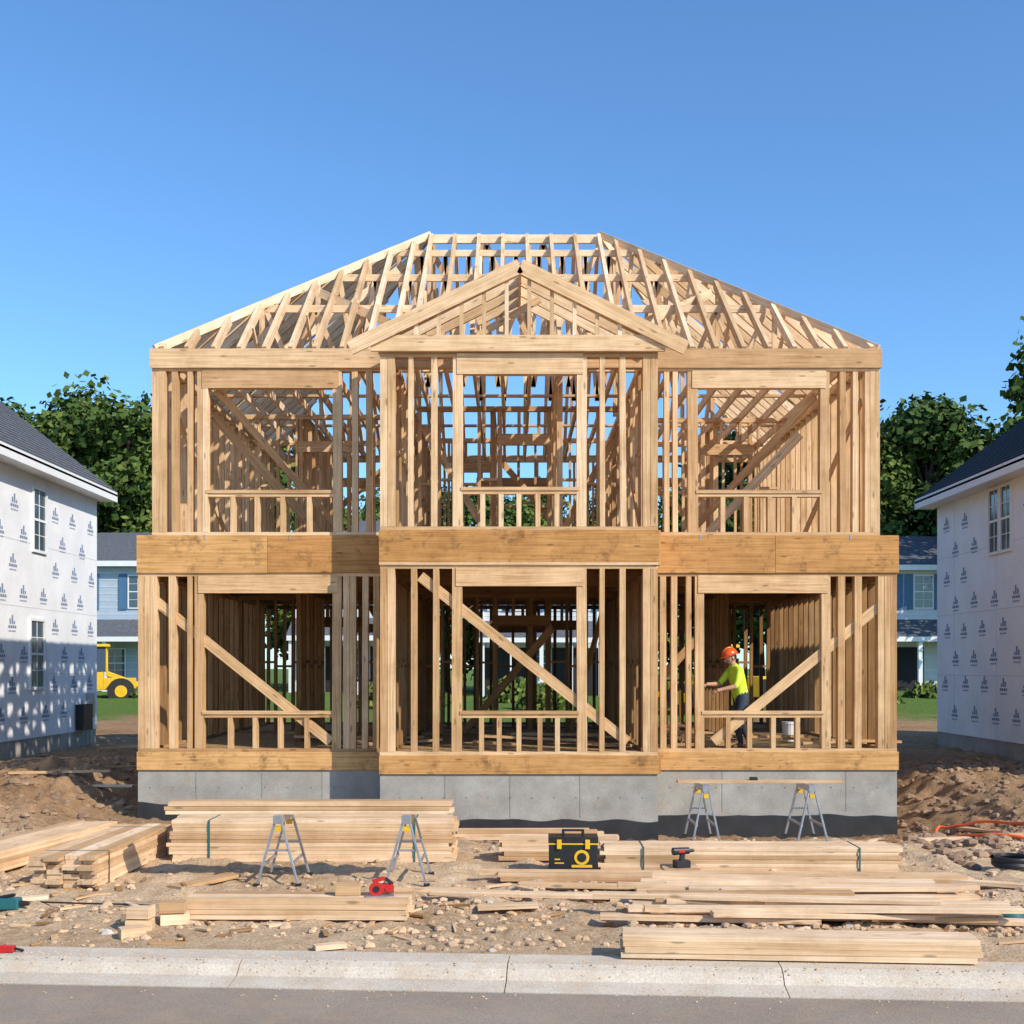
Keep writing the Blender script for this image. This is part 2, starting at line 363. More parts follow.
for xx in (x0L,x1L-0.14):
    y=YF+0.15
    while y<YR-0.1:
        b.box(xx+0.001,xx+0.139,y,y+0.06,Z1+0.05,Z2-0.05,W_SHADE if y>18.8 else W_LOW); y+=0.42  # studs further back switch to the lumber with shade in its colour
    b.box(xx,xx+0.14,YF+0.142,YR-0.15,Z1,Z1+0.048,W_LOW); b.box(xx,xx+0.14,YF+0.142,YR-0.15,Z2-0.09,Z2-0.001,W_LOW)
for xx in (bx0,bx1-0.14):
    for y in (YB+0.2,YB+0.42,): b.box(xx+0.001,xx+0.139,y,y+0.06,Z1+0.05,3.65,W_LOW)
    b.box(xx,xx+0.14,YB+0.142,YF-0.001,Z1,Z1+0.048,W_LOW); b.box(xx,xx+0.14,YB+0.142,YF-0.001,3.61,3.699,W_LOW)
b.obj('lower_wall_framing',house)
b=B()
front_wall(b,YF,S([(152,166),(172,178),(187,192),(197,208),(333,342),(352,358),(366,372)],18),x0U,bx0-0.01,Z3,6.75,(X(208,18),X(333,18),Z(490,18),Z(388,18)),W_STUD,0.28)
front_wall(b,YF,S([(664,669),(673,678),(688,698),(820,829),(840,846),(853,858),(865,880)],18),bx1+0.01,x1U,Z3,6.75,(X(698,18),X(820,18),Z(490,18),Z(388,18)),W_STUD,0.28)
front_wall(b,YB,S([(380,395),(408,413),(431,437),(453,463),(577,587),(600,605),(620,626),(643,658)],YB),bx0,bx1,Z3,6.78,(X(463,YB),X(577,YB),Z(487,YB),Z(374,YB)),W_STUD,0.30,5)
b.box(x0U-0.02,bx0-0.005,YF-0.045,YF-0.003,6.74,Z4,W_STUD); b.box(bx1+0.005,x1U+0.02,YF-0.045,YF-0.003,6.74,Z4,W_STUD)
b.box(x0U,x1U,YF+0.0,YF+0.14,6.752,Z4-0.03,W_STUD)
for xx in (x0U,x1U-0.14):
    y=YF+0.15
    while y<YR-0.1:
        b.box(xx+0.001,xx+0.139,y,y+0.055,Z3+0.05,6.85,W_STUD); y+=0.42
    b.box(xx,xx+0.14,YF+0.142,YR-0.15,Z3,Z3+0.048,W_STUD); b.box(xx,xx+0.14,YF+0.142,YR-0.15,6.86,6.99,W_STUD)
for xx in (bx0,bx1-0.14):
    for y in (YB+0.2,YB+0.42,): b.box(xx+0.001,xx+0.139,y,y+0.055,Z3+0.05,6.70,W_STUD)
    b.box(xx,xx+0.14,YB+0.142,YF-0.001,Z3,Z3+0.048,W_STUD); b.box(xx,xx+0.14,YB+0.142,YF-0.05,6.70,6.779,W_STUD)
b.obj('upper_wall_framing',house)
# generic partition
def part(b,a,c,z0,z1,mat,sp=0.42,gaps=(),brace=None,blk=True,w=0.05):
    a=Vector((*a,0));c=Vector((*c,0));d=(c-a);L=d.length;d/=L; nrm=Vector((-d.y,d.x,0))
    up=Vector((0,0,1))
    b.beam(a+up*(z0+0.022),c+up*(z0+0.022),0.044,0.1,mat); b.beam(a+up*(z1-0.045),c+up*(z1-0.045),0.088,0.1,mat)
    t=0.05
    while t<L:
        ing=None
        for g in gaps:
            if g[0]<t<g[1]: ing=g
        p=a+d*t; p2=a+d*(t+R.uniform(-.012,.012))
        if ing is None: b.beam(p+up*(z0+0.045),p2+up*(z1-0.09),w,0.09,mat,d)
        else:
            if ing[3]<z1-0.2: b.beam(p+up*(ing[3]+0.2),p+up*(z1-0.09),w,0.09,mat,d)
            if ing[2]>z0+0.2: b.beam(p+up*(z0+0.045),p+up*(ing[2]),w,0.09,mat,d)
        t+=sp
    for g in gaps:
        b.beam(a+d*(g[0]-0.05)+up*(g[3]+0.1),a+d*(g[1]+0.05)+up*(g[3]+0.1),0.2,0.095,mat)
        if g[2]>z0+0.2: b.beam(a+d*g[0]+up*(g[2]+0.02),a+d*g[1]+up*(g[2]+0.02),0.04,0.096,mat)
        for q in g[:2]: b.beam(a+d*q+up*(z0+0.045),a+d*q+up*(z1-0.09),w*1.4,0.094,mat,d)
    if blk:
        t=0.05;k=0
        while t+sp<L:
            if not any(g[0]-sp<t<g[1] for g in gaps):
                zb=(z0+z1)/2+(0.04 if k%2 else -0.04); b.beam(a+d*(t+w/2)+up*zb,a+d*(t+sp-w/2)+up*zb,0.045,0.085,mat)
            t+=sp;k+=1
    if brace:
        for (t0,zz0,t1,zz1) in brace:
            b.beam(a+d*t0+up*zz0+nrm*0.06,a+d*t1+up*zz1+nrm*0.06,0.13,0.025,mat)
b=B()
UT=6.95
part(b,(x0U+0.1,YR-0.1),(x1U-0.1,YR-0.1),Z3,UT,W_STUD,gaps=((1.2,2.6,5.1,6.3),(4.6,6.2,5.1,6.3),(8.2,9.6,5.1,6.3)),blk=False)
part(b,(bx0+0.1,YF+0.2),(bx0+0.1,YR-0.2),Z3,UT,W_STUD,gaps=((3.4,4.3,Z3,6.25),),brace=((0.4,6.6,3.0,4.5),))
part(b,(bx1-0.1,YF+0.2),(bx1-0.1,YR-0.2),Z3,UT,W_STUD,gaps=((4.4,5.3,Z3,6.25),),brace=((0.3,4.5,3.2,6.6),))
part(b,(x0U+0.3,22.3),(bx0,22.3),Z3,UT,W_STUD,sp=.36,gaps=((1.2,2.1,Z3,6.25),))
part(b,(bx1,22.6),(x1U-0.3,22.6),Z3,UT,W_STUD,sp=.36,gaps=((1.5,2.4,Z3,6.25),))
part(b,(bx0+0.2,21.6),(bx1-0.2,21.6),Z3,UT,W_STUD,sp=.36,gaps=((1.5,2.4,Z3,6.25),),brace=((0.1,6.6,1.3,4.6),(2.6,4.6,3.7,6.6)),w=.06)
part(b,(bx0+0.2,24.6),(bx1-0.2,24.6),Z3,UT,W_STUD,sp=.36,gaps=((0.5,1.3,Z3,6.25),),brace=((1.4,6.6,3.2,4.5),))
part(b,(-0.35,21.7),(-0.35,24.5),Z3,UT,W_STUD); part(b,(0.75,18.6),(0.75,21.5),Z3,UT,W_STUD,gaps=((.6,1.6,Z3,6.25),),blk=False)
part(b,(x0U+0.3,24.9),(bx0,24.9),Z3,UT,W_STUD,blk=False,brace=((0.3,4.5,2.6,6.5),))
part(b,(bx1,25.0),(x1U-0.3,25.0),Z3,UT,W_STUD,blk=False,brace=((0.3,6.5,2.6,4.5),))
part(b,(-3.9,22.4),(-3.9,YR-0.2),Z3,UT,W_STUD,blk=False)
part(b,(3.9,22.7),(3.9,YR-0.2),Z3,UT,W_STUD,blk=False)
b.beam((x0U+0.2,YF+0.3,6.3),(x0U+0.2,YF+4.2,4.5),0.14,0.03,W_STUD); b.beam((x1U-0.2,YF+0.3,6.3),(x1U-0.2,YF+4.2,4.5),0.14,0.03,W_STUD)
b.beam((x0U+0.9,YF+0.35,6.5),(x0U+2.7,YF+2.8,4.3),0.12,0.04,W_STUD); b.beam((x1U-2.7,YF+2.8,4.3),(x1U-0.9,YF+0.35,6.4),0.12,0.04,W_STUD)
b.obj('upper_partitions',house)
b=B()
LT=Z2-0.02
part(b,(x0L+0.1,YR-0.1),(x1L-0.1,YR-0.1),Z1,LT,W_SHADE,sp=.36,gaps=((1.9,2.9,1.9,3.0),(5.2,6.4,Z1,3.0),(8.4,9.4,1.9,3.0)),blk=False,w=0.07)
part(b,(bx0+0.1,YF+0.2),(bx0+0.1,YR-0.2),Z1,LT,W_SHADE,sp=.36,gaps=((3.0,4.2,Z1,3.1),),brace=((0.3,3.4,2.8,1.1),))
part(b,(bx1-0.1,YF+0.2),(bx1-0.1,YR-0.2),Z1,LT,W_SHADE,sp=.36,gaps=((3.4,4.6,Z1,3.1),))
part(b,(x0L+0.3,23.3),(bx0,23.3),Z1,LT,W_SHADE,sp=.34,gaps=((1.5,2.4,Z1,3.0),),brace=((2.6,3.4,3.7,1.3),),w=.06)
part(b,(bx1,24.3),(x1L-0.3,24.3),Z1,LT,W_SHADE,sp=.34,gaps=((0.6,1.5,Z1,3.0),),w=.06)
part(b,(bx0+0.2,22.6),(bx1-0.2,22.6),Z1,LT,W_SHADE,sp=.34,gaps=((1.4,2.4,Z1,3.0),),w=.06)
part(b,(bx0+0.2,25.0),(bx1-0.2,25.0),Z1,LT,W_SHADE,sp=.34,gaps=((2.2,3.2,Z1,3.0),),w=.06)
part(b,(0.35,22.7),(0.35,26.8),Z1,LT,W_SHADE,w=.06)
part(b,(-3.7,20.6),(-3.7,23.2),Z1,LT,W_SHADE,w=.06); part(b,(3.9,21.6),(3.9,24.2),Z1,LT,W_SHADE,w=.06)
b.beam((-0.9,22.4,1.0),(0.7,20.6,2.9),0.14,0.04,W_SHADE); b.beam((1.1,22.4,1.0),(1.6,21,3.2),0.14,0.04,W_SHADE)
b.obj('lower_partitions',house)
# let-in diagonal braces on the front
b=B()
def brace(pa,pb,d,y,w=0.15,mat=W_STUD):
    b.beam((X(pa[0],d),y,Z(pa[1],d)),(X(pb[0],d),y,Z(pb[1],d)),w,0.035,mat,(0,0,1))
brace((150,597),(330,742),18,YF+0.06,.15,W_LOW); brace((714,742),(884,603),18,YF+0.06,.15,W_LOW); brace((420,576),(628,742),YB,YB+0.06,.15,W_LOW)
brace((655,690),(700,640),18,YF+0.5,0.12,W_LOW)
b.beam((X(213,18.8),18.8,6.2),(X(320,19.5),19.5,4.4),0.14,0.04,W_STUD)
b.beam((X(708,19.5),19.5,4.4),(X(800,18.8),18.8,5.9),0.14,0.04,W_STUD)
b.obj('diagonal_braces',house)
# ------------------------------------------------------------------ roof
b=B()
rx0,rx1=X(155,18),X(878,18); yr=22.5; zr=10.4; ze=Z4
rL,rR=X(430,yr),X(600,yr)
rw,rh=0.065,0.14
def raf(p,q,w=rw,h=rh): b.beam(p,q,h,w,W_ROOF,(0,0,1))
b.box(rL,rR,yr-0.03,yr+0.03,zr-0.16,zr+0.0,W_ROOF)
for sx,rx in ((rx0,rL),(rx1,rR)):
    raf((sx,YF,ze),(rx,yr,zr),0.06,0.13); raf((sx,YR,ze),(rx,yr,zr),0.06,0.13)
xs=[]
n=8
for i in range(n): xs.append(rL+0.03+(rR-rL-0.06)*i/(n-1))
for x in xs:
    raf((x,YF-0.02,ze-0.03),(x,yr-0.03,zr-0.05)); raf((x,YR,ze-0.03),(x,yr+0.03,zr-0.05))
for i,x in enumerate(xs):
    for (ya,za,yb,zb) in ((20.2,ze+.1,20.2,8.6),(20.2,ze+.1,21.6,9.65),(yr,ze+.1,yr,zr-.2),(21.6,9.65,yr,ze+.1),(23.4,9.65,yr,ze+.1),(24.8,ze+.1,24.8,8.6),(24.8,ze+.1,23.4,9.65)):
        if i%2==0: b.beam((x+0.05,ya,za),(x+0.05,yb,zb),0.1,0.045,W_ROOF,(0,1,0))
for k in range(6):
    xa=rL+(rR-rL)*k/6; xb=rL+(rR-rL)*(k+1)/6
    if k%2: xa,xb=xb,xa
    b.beam((xa,yr+.12,zr-.15),(xb,yr+.12,zr-1.35),0.1,0.04,W_ROOF)
for (sx,rx,sg) in ((rx0,rL,1),(rx1,rR,-1)):
    m=10; wd=abs(rx-sx)
    for i in range(m):
        t=(i+0.3)/m; x=sx+sg*wd*t; yh=YF+(yr-YF)*t; zh=ze+(zr-ze)*t
        jx=R.uniform(-.02,.02)
        raf((x+jx,YF-0.02,ze-0.03),(x,yh,zh-0.03)); 
        yb=YR-(YR-yr)*t; raf((x,YR,ze-0.03),(x,yb,zh-0.03))
        if i%2==1 and t>0.2:
            b.beam((x+0.04,yh,ze),(x+0.04,yh,zh-0.05),0.08,0.045,W_ROOF,(1,0,0))
            b.beam((x+0.04,yh,ze),(x+0.04,(YF+yh)/2,(ze+zh)/2),0.08,0.045,W_ROOF,(0,1,0))
            b.beam((x+0.04,yb,ze),(x+0.04,yb,zh-0.05),0.08,0.045,W_ROOF,(1,0,0))
    m=11
    for i in range(m):
        t=(i+0.3)/m
        y=YF+(yr-YF)*t; xh=sx+sg*wd*t; zh=ze+(zr-ze)*t
        raf((sx,y,ze-0.03),(xh,y,zh-0.03)); 
        y2=YR-(YR-yr)*t; raf((sx,y2,ze-0.03),(xh,y2,zh-0.03))
    for t in (0.35,0.62,0.86):
        y=YF+(yr-YF)*t; zt=ze+(zr-ze)*t; xe=sx+sg*wd*t
        b.beam((xe,y+0.05,zt-.08),(0.07,y+0.05,zt-.08),0.12,0.045,W_ROOF)
        k=5; 
        for j in range(k):
            xa=xe+(0.07-xe)*j/k; xb=xe+(0.07-xe)*(j+0.5)/k; xc=xe+(0.07-xe)*(j+1)/k
            b.beam((xa,y+0.05,zt-.1),(xb,y+0.05,ze+.1),0.08,0.04,W_ROOF,(1,0,0)); b.beam((xb,y+0.05,ze+.1),(xc,y+0.05,zt-.1),0.08,0.04,W_ROOF,(1,0,0))
    # big temporary braces
    b.beam((sx+sg*2.2,YF+1.9,ze+1.45),(sx+sg*4.6,YF+0.9,ze+0.15),0.14,0.04,W_ROOF)
    b.beam((sx+sg*1.0,YF+2.5,ze+0.3),(sx+sg*3.4,YF+3.0,ze+2.2),0.14,0.04,W_ROOF)
x=rx0+0.3
while x<rx1-0.2:
    b.box(x-0.025,x+0.025,YF+0.02,YR-0.02,ze-0.13,ze-0.0,W_ROOF); x+=0.45
for y in (19.4,21.2,23.8,25.5): b.box(rx0+0.1,rx1-0.1,y-0.05,y+0.05,ze+0.002,ze+0.042,W_ROOF)
b.box(rx0,rx1,YR-0.02,YR+0.02,ze-0.16,ze+0.0,W_ROOF)
for xx in (rx0-0.02,rx1+0.02): b.box(xx-0.02,xx+0.02,YF-0.04,YR,ze-0.2,ze-0.01,W_ROOF)
b.obj('hip_roof_trusses',house)
# bay gable
b=B()
yg=17.22; gx=X(520,yg); gz1=Z(258,yg); ge=Z(350,yg); gl=X(350,yg); gr=X(686,yg)
for e in (gl,gr):
    b.beam((e,yg-0.03,ge+0.02),(gx,yg-0.03,gz1-0.13),0.21,0.045,W_STUD,(0,0,1))
    for k,yy in enumerate((17.42,17.9,18.4,18.9)):
        zl=7.03+max(0,(yy-18))*0.75
        tt=max(0.0,(zl-ge)/(gz1-0.1-ge))
        p=Vector((e,yy,ge)).lerp(Vector((gx,yy,gz1-0.1)),min(0.95,tt))
        b.beam(p,(gx,yy,gz1-0.1),0.14,0.06,W_ROOF,(0,0,1))
b.box(gx-0.02,gx+0.02,yg+0.0,19.5,gz1-0.24,gz1-0.06,W_ROOF)
b.box(gl+0.3,gr-0.3,yg-0.01,yg+0.05,Z(351,yg),Z(335,yg),W_STUD)
b.box(bx0,bx1,YB+0.0,YB+0.14,6.785,6.98,W_STUD)
n=13
for i in range(1,n):
    x=gl+0.3+(gr-gl-0.6)*i/n
    zt=ge+(gz1-0.25-ge)*(1-abs(x-gx)/(gr-gl)*2)
    if zt>Z(335,yg)+0.05: b.box(x-0.028,x+0.028,yg+0.002,yg+0.08,Z(335,yg)+0.002,zt,W_ROOF)
b.beam((gl+0.5,yg+0.12,7.05),(gx-0.1,yg+0.12,8.0),0.12,0.04,W_ROOF); b.beam((gr-0.5,yg+0.12,7.05),(gx+0.1,yg+0.12,8.0),0.12,0.04,W_ROOF)
b.beam((gx-0.9,yg+0.5,7.0),(gx+0.3,yg+0.5,7.7),0.1,0.04,W_ROOF)
b.obj('bay_gable',house)
b=B() # loose boards, clutter on the ground floor
for i in range(26):
    xx=R.uniform(-5,5); yy=R.uniform(18.6,21.5); a=R.uniform(-.6,.6); L=R.uniform(.5,1.8)
    b.beam((xx,yy,Z1+0.02+R.random()*0.12),(xx+L*math.cos(a),yy+L*math.sin(a)*.5,Z1+0.02+R.random()*0.1),0.1,0.04,W_LOW,(0,1,0))
b.obj('floor_offcuts',house)
b=B(); b.cyl((0,0,0),(0,0,.34),.12,.14,WHITE,18); b.cyl((0,0,.3),(0,0,.32),.147,.147,WHITE,18); o=b.obj('plastic_bucket'); o.location=(X(790,20.6),20.6,Z1)
# ------------------------------------------------------------------ neighbour houses
def window(b,fx,fy,horiz,u0,u1,z0,z1,out,mull=True):
    def bx(a,c,za,zb,p0,p1,mat):
        lo,hi=sorted((p0*out,p1*out))
        if horiz=='x': b.box(a,c,fy+lo,fy+hi,za,zb,mat)
        else: b.box(fx+lo,fx+hi,a,c,za,zb,mat)
    t=0.06
    bx(u0,u1,z0,z1,-0.02,0.012,GLASS)
    bx(u0-t,u0,z0-t,z1+t,-0.02,0.045,WHITE); bx(u1,u1+t,z0-t,z1+t,-0.02,0.045,WHITE)
    bx(u0,u1,z1,z1+t,-0.02,0.044,WHITE); bx(u0,u1,z0-t,z0,-0.02,0.05,WHITE)
    zm=(z0+z1)/2; bx(u0,u1,zm-0.025,zm+0.025,0.0,0.035,WHITE)
    if mull:
        um=(u0+u1)/2; bx(um-0.01,um+0.01,z0,z1,0.0,0.02,WHITE)
        for q in (0.25,0.75): bx(u0,u1,z0+(z1-z0)*q-0.008,z0+(z1-z0)*q+0.008,0.0,0.018,WHITE)
def wraphouse(name,xin,out,y0,y1,zb,zf,zeave,ov,pitch,roofmat,wins,depthx=9.0):
    e=empty(name)
    xo=xin-out*depthx; xa,xb=sorted((xin,xo)); xm=(xa+xb)/2
    b=B(); b.box(xa+0.02,xb-0.02,y0+.02,y1-.02,zb-0.5,zf,C_FND); b.obj('foundation',e)
    b=B()
    zw=zeave-0.05
    b.face([(xin,y0,zf),(xin,y1,zf),(xin,y1,zw),(xin,y0,zw)],WRAP); b.face([(xo,y0,zf),(xo,y1,zf),(xo,y1,zw),(xo,y0,zw)],WRAP)
    zrg=zw+ (depthx/2)*pitch
    for y in (y0,y1): b.face([(xa,y,zf),(xb,y,zf),(xb,y,zw),(xm,y,zrg),(xa,y,zw)],WRAP)
    b.obj('wrapped_walls',e)
    b=B() # seams
    for z in (zf+1.35,zf+2.75,zf+4.1): b.box(xin,xin+out*0.004,y0,y1,z,z+0.015,SIDW)
    y=y0+1.2
    while y<y1: b.box(xin,xin+out*0.0045,y,y+0.01,zf,zw,SIDW); y+=2.4
    b.obj('wrap_seams',e)
    b=B() # printed stand-in mark: block + gable + two bars
    row=0; z=zf+0.45
    while z<zw-0.4:
        y=y0+0.4+(0.6 if row%2 else 0)
        while y<y1-0.5:
            hit=any(a-0.45<y<c+0.2 and zz0-0.5<z<zz1+0.2 for a,c,zz0,zz1 in wins)
            if not hit:
                xx=xin+out*0.006; yy=y+R.uniform(-.08,.08); zz=z+R.uniform(-.03,.03)
                def q(a0,a1,c0,c1): b.face([(xx,yy+a0,zz+c0),(xx,yy+a1,zz+c0),(xx,yy+a1,zz+c1),(xx,yy+a0,zz+c1)],MARK)
                for u in (0,.10,.20,.30): q(u,u+.08,-0.02,0.035)
                for u in (.02,.09,.16,.23,.30): q(u,u+.045,-0.095,-0.065)
                q(0.06,0.13,0.065,0.17); q(0.16,0.23,0.065,0.25); q(0.26,0.32,0.065,0.13)
            y+=1.1
        z+=0.62; row+=1
    b.obj('wrap_print',e)
    b=B()
    for sgn in (1,-1):
        xe=(xin if sgn*out>0 else xo)+sgn*ov; zE=zeave-0.0
        pr=zE+abs(xe-xm)*pitch
        up=Vector((0,0,0.10))
        A=[Vector((xe,y0-ov,zE)),Vector((xe,y1+ov*0.6,zE)),Vector((xm,y1+ov*0.6,pr)),Vector((xm,y0-ov,pr))]
        b.face([p+up for p in A],roofmat); b.face(A,WHITE)
        b.face([A[0],A[1],A[1]+up,A[0]+up],WHITE)
        for i,j in ((1,2),(0,3)): b.face([A[i],A[j],A[j]+up,A[i]+up],roofmat)
        b.box(min(xe,xe-sgn*0.03),max(xe,xe-sgn*0.03),y0-ov,y1+ov*0.6,zE-0.14,zE+0.05,WHITE)
        b.box(min(xe-sgn*.031,xe-sgn*ov),max(xe-sgn*.031,xe-sgn*ov),y0-ov,y1+ov*.6,zE-0.13,zE-0.11,WHITE)
    for sgn in (1,-1):
        xe=(xin if sgn*out>0 else xo)+sgn*ov
        L=abs(xe-xm); k=0
        while k*0.16<L:
            xx=xe-sgn*k*0.16; zz=zeave+0.1+k*0.16*pitch
            b.beam((xx-sgn*.08,y0-ov,zz+.08*pitch+.004),(xx-sgn*.08,y1+ov*.6,zz+.08*pitch+.004),.008,.03,roofmat); k+=1
    b.obj('roof',e)
    b=B()
    for (a,c,z0,z1) in wins:
        window(b,xin,0,'y',a,c,z0,z1,out)
    b.obj('windows',e)
    return e
lw=wraphouse('wrapped_house',-10.15,1,17.5,29.05,0.3,0.72,6.42,0.42,0.78,SHING,[(25.15,25.8,4.72,6.0),(25.0,25.7,1.8,3.2)])
rwh=wraphouse('wrapped_house',10.2,-1,19.0,28.5,0.3,0.68,6.17,0.45,0.745,SHINGD,[(24.25,24.72,4.65,5.95),(24.86,25.33,4.65,5.95)])
b=B(); b.box(-10.14,-9.95,27.6,28.2,0.75,1.35,BLACK); b.box(-10.14,-10.0,28.3,28.5,1.0,1.6,STEEL); b.cyl((-10.08,28.4,0.3),(-10.08,28.4,1.0),0.03,0.03,STEEL); b.obj('electric_meter_box')
def bghouse(name,x0,x1,y0,zb,h,wallmat,gar=True,rise=3.2):
    e=empty(name); y1=y0+9; ze=zb+h; b=B()
    b.box(x0,x1,y0,y1,zb-0.5,ze,wallmat)
    z=zb+0.3
    while z<ze: b.box(x0-0.01,x1+0.01,y0-0.02,y0-0.001,z,z+0.02,WHITE); z+=0.35
    for xx in (x0,x1): b.box(xx-0.08,xx+0.08,y0-0.06,y0+0.1,zb,ze,WHITE)
    b.obj('walls',e)
    b=B(); ym=(y0+y1)/2
    for ya in (y0-0.5,y1+0.5):
        b.face([(x0-.5,ya,ze),(x1+.5,ya,ze),(x1-2.5,ym,ze+rise),(x0+2.5,ym,ze+rise)],SHING)
    b.face([(x0-.5,y0-.5,ze),(x0-.5,y1+.5,ze),(x0+2.5,ym,ze+rise)],SHING); b.face([(x1+.5,y0-.5,ze),(x1+.5,y1+.5,ze),(x1-2.5,ym,ze+rise)],SHING)
    b.box(x0-.5,x1+.5,y0-.55,y0-.51,ze-.25,ze+.02,WHITE); b.box(x0-.5,x1+.5,y0-.5,y1+.5,ze-.04,ze-.01,WHITE)
    b.face([(x0-.2,y0-1.8,zb+3.0),(x1+.2,y0-1.8,zb+3.0),(x1+.2,y0-.03,zb+3.9),(x0-.2,y0-.03,zb+3.9)],SHING)
    b.box(x0-.2,x1+.2,y0-1.8,y0-1.7,zb+2.75,zb+2.99,WHITE)
    k=x0
    while k<=x1+0.01: b.box(k-.1,k+.1,y0-1.65,y0-1.45,zb-0.3,zb+2.75,WHITE); k+=(x1-x0)/4
    b.obj('roof',e)
    b=B(); w=x1-x0
    for q in (0.12,0.32,0.62,0.85):
        u=x0+w*q; window(b,0,y0-0.02,'x',u-.45,u+.45,zb+4.5,zb+6.1,-1)
        for s in (-1,1): b.box(u+s*.75-.2,u+s*.75+.2,y0-.07,y0-.03,zb+4.4,zb+6.2,SHUT)
    for q in (0.2,0.8): b.box(x0+w*q-1.2,x0+w*q+1.2,y0-.06,y0-.02,zb,zb+2.5,DARK)
    window(b,0,y0-.02,'x',x0+w*.5-.5,x0+w*.5+.5,zb+1,zb+2.4,-1)
    b.obj('windows_and_doors',e)
bghouse('suburban_house',-24.9,-15.2,60,0.75,6.8,SIDB,rise=2.0); bghouse('suburban_house',17.6,27.5,60,0.75,6.6,SIDW,rise=2.0)
bghouse('suburban_house',-10.5,-4.5,58,0.75,6.0,SIDW); bghouse('suburban_house',-1.5,4.5,62,0.75,5.8,SIDW)
# ------------------------------------------------------------------ trees
def treemesh(name,h,seed,nl=7600,low=0.16):
    rr=random.Random(seed); b=B()
    pts=[Vector((0,0,-0.5))]
    for i in range(1,7): pts.append(Vector((rr.uniform(-.03,.03)*h*i/6,rr.uniform(-.03,.03)*h*i/6,h*0.85*i/6)))
    for i in range(6): b.cyl(pts[i],pts[i+1],0.022*h*(1-i/6.5),0.022*h*(1-(i+1)/6.5),BARK,8,False)
    cl=[]
    for i in range(38):
        t=low+(1-low)*((i+rr.random())/38)**0.9; a=rr.uniform(0,6.283)
        rad=0.28*h*max(0.12,math.sin(math.pi*min(1,(t-low)/(1-low)*0.84+0.14)))**0.8*rr.uniform(0.35,1.05)
        base=Vector((0,0,h*t*0.78)); c=Vector((math.cos(a)*rad,math.sin(a)*rad,h*t*0.95))
        cl.append((c,h*rr.uniform(0.05,0.11),rr.random()))
        if i%2==0: b.cyl(base*0.95,c,0.007*h,0.002*h,BARK,5,False)
    per=nl//len(cl)
    for c,r,tone in cl:
        for k in range(per):
            d=Vector((rr.gauss(0,1),rr.gauss(0,1),rr.gauss(0,0.8))); d=d.normalized()*r*rr.uniform(0.45,1.25)
            p=c+d; s=rr.uniform(0.09,0.22)*h/14
            n=(d.normalized()+Vector((rr.gauss(0,.6),rr.gauss(0,.6),rr.gauss(0,.6)+.3))).normalized(); u=n.orthogonal().normalized(); w=n.cross(u)
            an=rr.uniform(0,3.14); u,w=u*math.cos(an)+w*math.sin(an),w*math.cos(an)-u*math.sin(an)
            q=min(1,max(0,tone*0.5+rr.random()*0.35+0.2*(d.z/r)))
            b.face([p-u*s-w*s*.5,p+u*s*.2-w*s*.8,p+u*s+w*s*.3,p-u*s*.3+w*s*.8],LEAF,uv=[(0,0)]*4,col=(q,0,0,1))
    o=b.obj(name); return o
tm=[treemesh('deciduous_tree',14,s) for s in (1,2,3,4)]
line=empty('tree_line')
meshes=[o.data for o in tm]
for o in tm: bpy.data.objects.remove(o)
def tree(x,y,sc,i,parent=None,name='tree_in_row'):
    o=bpy.data.objects.new(name,meshes[i%4]); o.location=(x,y,gz(x,y) if y<34 else 0.75); wv=R.uniform(.9,1.2); o.scale=(sc*wv,sc*wv,sc); o.rotation_euler=(0,0,R.uniform(0,6.28))
    scene.collection.objects.link(o); o.parent=parent; return o
k=0
for x in range(-60,62,5):
    for row in range(2):
        xx=x+R.uniform(-1.2,1.2)+row*2.5; yy=71+row*7+R.uniform(-2,2)
        hh=(17.0 if abs(xx)>15 else 11.5)+R.uniform(-1.8,1.2)+row*1.2
        tree(xx,yy,hh/14,k,line); k+=1
for (x,y,h) in ((24.5,70,17.2),(28.5,72,16.0),(31,69,17.0),(21.5,72,15.5),(-23,70,17.2),(-28,71,16.6),(-20,74,15.2)): tree(x,y,h/14,k,line); k+=1
for x in (-58,-50,-43,43,50,58): tree(x,60,1.2,k,line); k+=1
tree(27.6,59,1.33,1,None,'deciduous_tree')
b=B()  # shrubs by the far houses
def bush(cx,cy,cz,r,n=500):
    for i in range(n):
        d=Vector((R.gauss(0,1),R.gauss(0,1),abs(R.gauss(0,1)))).normalized()*r*R.uniform(.5,1.05); p=Vector((cx,cy,cz))+d; s=r*0.09
        u=Vector((R.gauss(0,1),R.gauss(0,1),R.gauss(0,1))).normalized(); w=u.orthogonal().normalized()
        b.face([p-u*s-w*s,p+u*s-w*s,p+u*s+w*s,p-u*s+w*s],LEAF,uv=[(0,0)]*4,col=(R.random(),0,0,1))
for (x,y,r) in ((14.6,46,.6),(17.5,50,1.0),(18.6,50.5,.8),(-15.5,50,.8),(-5,48,1.2),(-3.5,49,1.0),(1.2,47,1.0),(6,50,1.1),(0,52,1.2)): bush(x,y,.6,r)
b.obj('shrubs')
